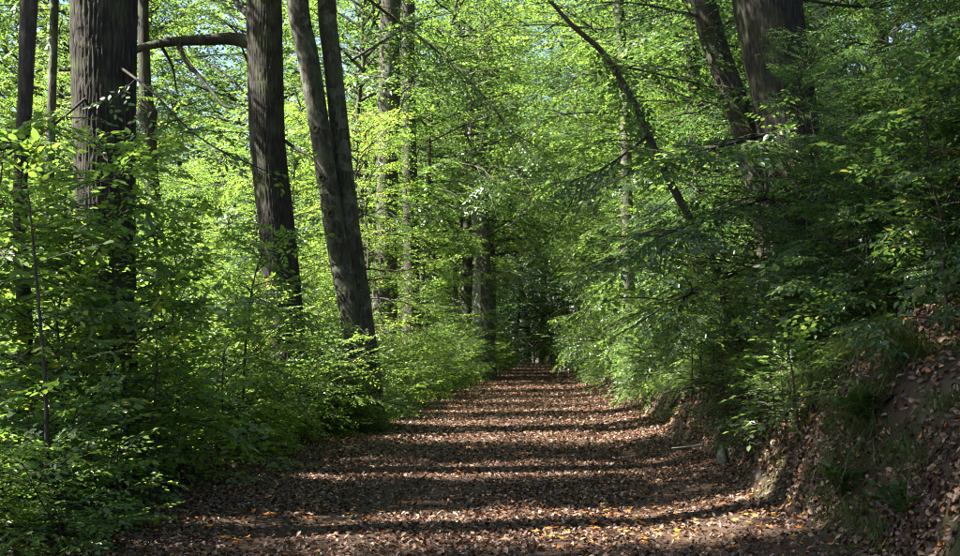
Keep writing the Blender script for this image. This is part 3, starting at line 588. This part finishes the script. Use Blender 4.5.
leafy_limb(tA, bA, [at(110, 60, 12), at(150, 90, 11.2), at(190, 130, 10.5), at(235, 160, 10.2)], .016, .005, OAK, GREEN, 37, 9, .6)
leafy_limb(tA, bA, [at(95, 90, 12), at(60, 120, 11), at(30, 140, 10.4), at(0, 150, 10)], .016, .005, OAK, GREEN, 38, 9, .6)
HERB = [tree_variant(450 + i, .5, .34, .05, 16, .06, r0=.004, prof=.3, space=.07, elev=(.2, .9), stems=3, lean=.2, lsp=.05) for i in range(3)]
hs = []
for k in range(110):
    u_, v_ = g.uniform(690, 960), g.uniform(350, 540); q = ground_at(u_, v_)
    if q is not None and q[0] > 2.35 and 8.6 < q[1] < 19: hs.append((q[0], q[1], g.uniform(.7, 1.3)))
row(HERB, hs, 'small leafy seedling', 'seedling', 'seedlings on the bank', 'seedling', GREEN)

# ------------------------------------------------------------------ ground cover
GC = Leaves(); n = 16000
x = g.uniform(-13, -3.4, n); y = 7 + 33 * g.random(n) ** 1.4; h = .03 + .3 * g.random(n) ** 1.5 * smooth(-3.3, -4.3, x)
P = np.stack([x, y, gz(x, y) + h], -1); a = g.uniform(0, 6.28, n)
GC.add(P, np.stack([np.cos(a), np.sin(a), g.normal(0, .2, n)], -1), UP + g.normal(0, .3, (n, 3)), .07 * g.uniform(.5, 1.2, n))
stuff(obj('ground_cover', GC.mesh('ground_cover', 8), GREEN), 'low green leaves covering the ground under the left bushes', 'ground cover')

def blade_mesh(name, P, D, L, wd, seed):
    gg = np.random.default_rng(seed); n = len(P); D = nrm(D); S = nrm(np.cross(D, UP + gg.normal(0, .05, (n, 3)))) * wd
    M = P + D * (L * .55)[:, None]; T = P + D * (L * .9)[:, None] + np.array([0, 0, -1.0]) * (L * .38)[:, None]
    V = np.stack([P - S, P + S, M + S * .8, M - S * .8, T + S * .1, T - S * .1], 1).reshape(-1, 3); i = np.arange(n)[:, None] * 6
    F = np.concatenate([i + np.array([[0, 1, 2, 3]]), i + np.array([[3, 2, 4, 5]])]); return mesh(name, V, F, np.repeat(gg.random(n), 6))
def tuft_data(gg, c, n, L, spread, out=np.zeros(3)):
    P = c + np.clip(gg.normal(0, spread, (n, 3)), -1.6 * spread, 1.6 * spread) * np.array([1, 1, .3]); D = gg.normal(0, .45, (n, 3)) + UP * .8 + out; return P, D, L * gg.uniform(.5, 1.2, n)
# grass hanging over the bank edge, one tuft per thing
for i in range(90):
    y_ = 7.6 + 15 * (i / 90) + g.normal(0, .2); x_ = 2.66 + g.normal(0, .14) + (.3 if i % 3 == 0 else 0) + (.5 * g.random() if i % 4 == 0 else 0)
    c = np.array([x_, y_, float(gz(x_, y_))])
    P, D, L = tuft_data(g, np.zeros(3), 110, .42, .09, np.array([-.8, -.25, -.2]))
    o = obj('grass_tuft', blade_mesh('grass_tuft', P, D, L, .0035, i), GRASS, None, c)
    o['label'] = 'arching grass tuft hanging over the edge of the right bank'; o['category'] = 'grass'; o['group'] = 'grass tufts on the bank edge'
for i in range(40):
    q = ground_at(g.uniform(820, 960), g.uniform(390, 552))
    if q is None or q[1] < 7: continue
    P, D, L = tuft_data(g, np.zeros(3), 50, .2, .08, np.array([-.5, -.2, -.1]))
    o = obj('grass_tuft', blade_mesh('grass_tuft', P, D, L, .0035, 200 + i), GRASS, None, (q[0], q[1], float(gz(q[0], q[1]))))
    o['label'] = 'dark grass tuft growing among dead leaves on the near slope'; o['category'] = 'grass'; o['group'] = 'grass tufts on the near slope'
# ferns
def frond(gg, L):
    s = np.linspace(0, 1, 22); C = np.stack([s * L * .95, 0 * s, .45 * L * np.sin(s * 1.9) - .1 * L * s], 1)
    LV = Leaves(); T = nrm(np.gradient(C, axis=0))
    for k in range(2, 22):
        pl = L * .26 * math.sin(min(1, (s[k] + .12)) * math.pi * .93) + .01
        for sd in (-1, 1):
            LV.add(C[k:k + 1], (T[k] * .35 + np.array([0, sd, -.12]))[None], (UP + gg.normal(0, .12, 3))[None], pl)
    t6 = LEAF6.copy(); t6[:, 1] *= .55
    return LV.mesh('frond', int(gg.integers(99)), tmpl=(t6, LEAF6F))
FROND = [frond(g, .55) for _ in range(4)]
for m_ in FROND: m_.materials.append(FERN)
def fern(u, v, s, n, label, group=None):
    q = ground_at(u, v)
    t = thing('fern', label, 'fern', (q[0], q[1], float(gz(q[0], q[1]))), 0, s, group)
    for k in range(n):
        o = obj('frond', FROND[k % 4], None, t); o.rotation_euler = (g.normal(0, .15), -.25 + g.normal(0, .18), k / n * 6.28 + g.normal(0, .3)); o.scale = (g.uniform(.75, 1.1),) * 3
fern(846, 500, .8, 9, 'bright fern low on the bank just above the leaf covered path')
fern(868, 425, .75, 8, 'green fern higher on the near bank beneath the thin saplings')
fern(790, 385, .6, 7, 'small fern on top of the overhanging grassy bank edge')
fern(905, 520, .6, 7, 'fern in the shade at the foot of the near bank')
# moss and mossy stones in the bank face
def rock(seed, sx, sy, sz):
    gg = np.random.default_rng(seed); n = 14; th = np.linspace(0, 2 * np.pi, n, endpoint=False); V = []; ph = gg.uniform(0, 6, 6)
    lv = np.linspace(-.5, 1, 8)
    for z in lv:
        r = max(.02, (1 - abs(z) ** 2.6)) ** .5
        rr = r * (1 + .16 * np.sin(2 * th + ph[0] + z) + .12 * np.sin(3 * th + ph[1] - 2 * z) + .07 * np.sin(5 * th + ph[2] + 3 * z))
        V.append(np.stack([np.cos(th) * rr * sx, np.sin(th) * rr * sy, np.full(n, z * sz) + .05 * sz * np.sin(3 * th + ph[3])], 1))
    V = np.vstack(V); i = np.arange(7)[:, None] * n; j = np.arange(n)[None]; j2 = (j + 1) % n
    return mesh('stone', V, np.stack([i + j, i + j2, i + n + j2, i + n + j], -1).reshape(-1, 4), None, True)
for k, (u, v, a, b, c, lab) in enumerate([(718, 466, .07, .07, .2, 'pale upright stone at the foot of the right bank'), (760, 478, .07, .07, .06, 'small grey stone beside the path under the hanging grass')]):
    q = ground_at(u, v); o = obj('stone', rock(k, a, b, c), STONE, None, (q[0] + .05, q[1], float(gz(q[0], q[1])))); o['label'] = lab; o['category'] = 'stone'
MS = Leaves(); n = 9000
x = g.uniform(2.2, 3.4, n); y = 6.5 + 18 * g.random(n); keep = nz(x * 2, y, 1.1) > -.05; x, y = x[keep], y[keep]; n = len(x)
N = ground_normal(x, y)
MS.add(np.stack([x, y, gz(x, y)], -1), N * .8 + g.normal(0, .6, (n, 3)), g.normal(0, 1, (n, 3)), .045 * g.uniform(.5, 1.3, n))
stuff(obj('moss', MS.mesh('moss', 9, True), MOSS), 'moss and tiny plants clinging to the steep bank face', 'moss')
# bare stick by the stone
q = ground_at(696, 452)
o = obj('stick', mesh('stick', *tube(catmull(np.array([[-.3, -.1, .05], [-.1, 0, .06], [.1, .02, .1], [.28, .05, .2]]), 5), np.linspace(.006, .012, 16), 6), None, True), PALEB, None, (q[0], q[1], float(gz(q[0], q[1]))))
o['label'] = 'bare pale stick poking out of the bank foot'; o['category'] = 'stick'

# ------------------------------------------------------------------ near twigs with single leaves
LEAFN = []
t9 = np.array([[0, 0, 0], [.2, .2, .03], [.48, .29, .04], [.78, .19, .02], [1, 0, -.07], [.78, -.19, .02], [.48, -.29, .04], [.2, -.2, .03]])
for k in range(4):
    V = t9.copy(); V[:, 2] += np.array([-.1, .12, .05, -.02])[k] * V[:, 0] ** 2; V[:, 1] *= [.9, 1, 1.1, .95][k]
    LEAFN.append(mesh('leaf', V, np.array([[0, 4, 3, 2], [0, 2, 1, 0], [0, 6, 5, 4], [0, 7, 6, 0]])[[0, 2]] if False else np.array([[0, 3, 2, 1], [0, 5, 4, 3], [0, 7, 6, 5]]), np.full(8, .3 + .2 * k)))
def place_leaf(parent, p, d, n, L, mat, base):
    d = nrm(d); n = nrm(n); s = np.cross(n, d); s = nrm(s); n = np.cross(d, s)
    o = obj('leaf', LEAFN[int(g.integers(4))], GREEN, parent); M = Matrix([[d[i], s[i], n[i]] for i in range(3)])
    o.rotation_euler = M.to_euler(); o.location = p - base; o.scale = (L, L, L)
    o.material_slots[0].link = 'OBJECT'; o.material_slots[0].material = mat
def leafy_sapling(label, pts, Y, r, twigs, leafL, mat, seed, wm=DARKB, name='sapling', withered=()):
    gg = np.random.default_rng(seed)
    P = [at(u, v, Y) for u, v in pts]; P = np.array(P)[::-1]; P[0, 2] = float(gz(P[0, 0], P[0, 1])) - .1; base = P[0].copy(); base[2] += .1
    C = catmull(P, 6); t = thing(name, label, 'sapling', base)
    W_ = Wood(); W_.add(C - base, np.linspace(r, r * .25, len(C)), 8); obj('stem', W_.mesh('stem'), wm, t)
    for k, (f, az, L, e) in enumerate(twigs):
        i = min(int(f * (len(C) - 1)), len(C) - 2); p = C[i]; d = np.array([math.cos(az) * math.cos(e), math.sin(az) * math.cos(e), math.sin(e)])
        Q = [p]
        for q_ in range(5): d = nrm(d + gg.normal(0, .1, 3) + np.array([0, 0, -.07])); Q.append(Q[-1] + d * L / 5)
        Q = np.array(Q); W2 = Wood(); W2.add(Q - base, np.linspace(.006, .0018, 6), 5); obj('twig', W2.mesh('twig'), wm, t)
        nl = max(3, int(L / .075)); sg = 1
        for j in range(nl):
            s = (j + 1) / nl * 4.99; ii = int(s); p2 = Q[ii] + (Q[ii + 1] - Q[ii]) * (s - ii); dd = nrm(Q[ii + 1] - Q[ii]); sv = nrm(np.cross(UP, dd)); sg = -sg
            b = .2 if j == nl - 1 else gg.uniform(.7, 1.1); wth = k in withered
            D = dd * math.cos(b) + sv * sg * math.sin(b) + np.array([0, 0, -.9 if wth else -.15]) + gg.normal(0, .12, 3)
            place_leaf(t, p2, D, UP + gg.normal(0, .35, 3), leafL * gg.uniform(.7, 1.15), WITHER if wth else mat, base)
    return t
leafy_sapling('thin dark sapling with withered pink leaves on one twig, foot of the left thicket', [(28, 190), (33, 240), (40, 320), (46, 400), (46, 470), (43, 545)], 7.8, .022,
    [(.25, 2.6, .5, .5), (.3, .3, .6, .3), (.42, 2.9, .6, .4), (.48, .2, .7, .5), (.55, -1.2, .5, .2), (.62, .6, .7, .45), (.7, 3.0, .6, .3), (.76, -.4, .6, .3), (.84, 1.4, .5, .4), (.9, .2, .6, .5), (.95, 2.8, .5, .5)], .085, GREEN, 61, withered=(0,))
leafy_sapling('slim upright sapling with sparse leaves at the left edge of the leaf carpet', [(157, 325), (156, 380), (153, 430), (150, 490)], 9.6, .016,
    [(.3, .2, .5, .4), (.4, 2.8, .5, .3), (.5, -.8, .5, .3), (.6, 1.0, .6, .4), (.7, 3.4, .5, .3), (.8, .1, .6, .5), (.92, 2.2, .4, .6)], .08, GREEN, 62)
leafy_sapling('slanting bank sapling with a bright sunlit leafy twig', [(985, 255), (978, 300), (985, 370), (1000, 460)], 8.4, .014,
    [(.88, 3.1, .55, .05), (.55, 3.0, .55, .08), (.6, 3.4, .4, .1), (.95, 3.5, .4, .2)], .085, GOLD, 63)
leafy_sapling('bare stemmed dark sapling leaning on the near leafy slope', [(866, 240), (872, 310), (884, 350), (897, 390), (906, 420)], 9.6, .02,
    [(.5, 2.8, .5, .4), (.7, .5, .5, .4), (.85, 3.3, .6, .3), (.95, 1.4, .5, .5)], .075, DARKG, 64)
leafy_sapling('long thin stem slanting up the shaded slope', [(858, 50), (890, 120), (905, 190), (920, 250), (935, 320)], 11.5, .022,
    [(.5, 2.8, .6, .3), (.65, .5, .6, .3), (.8, 3.3, .7, .3), (.93, 1.4, .6, .3)], .08, DARKG, 65)
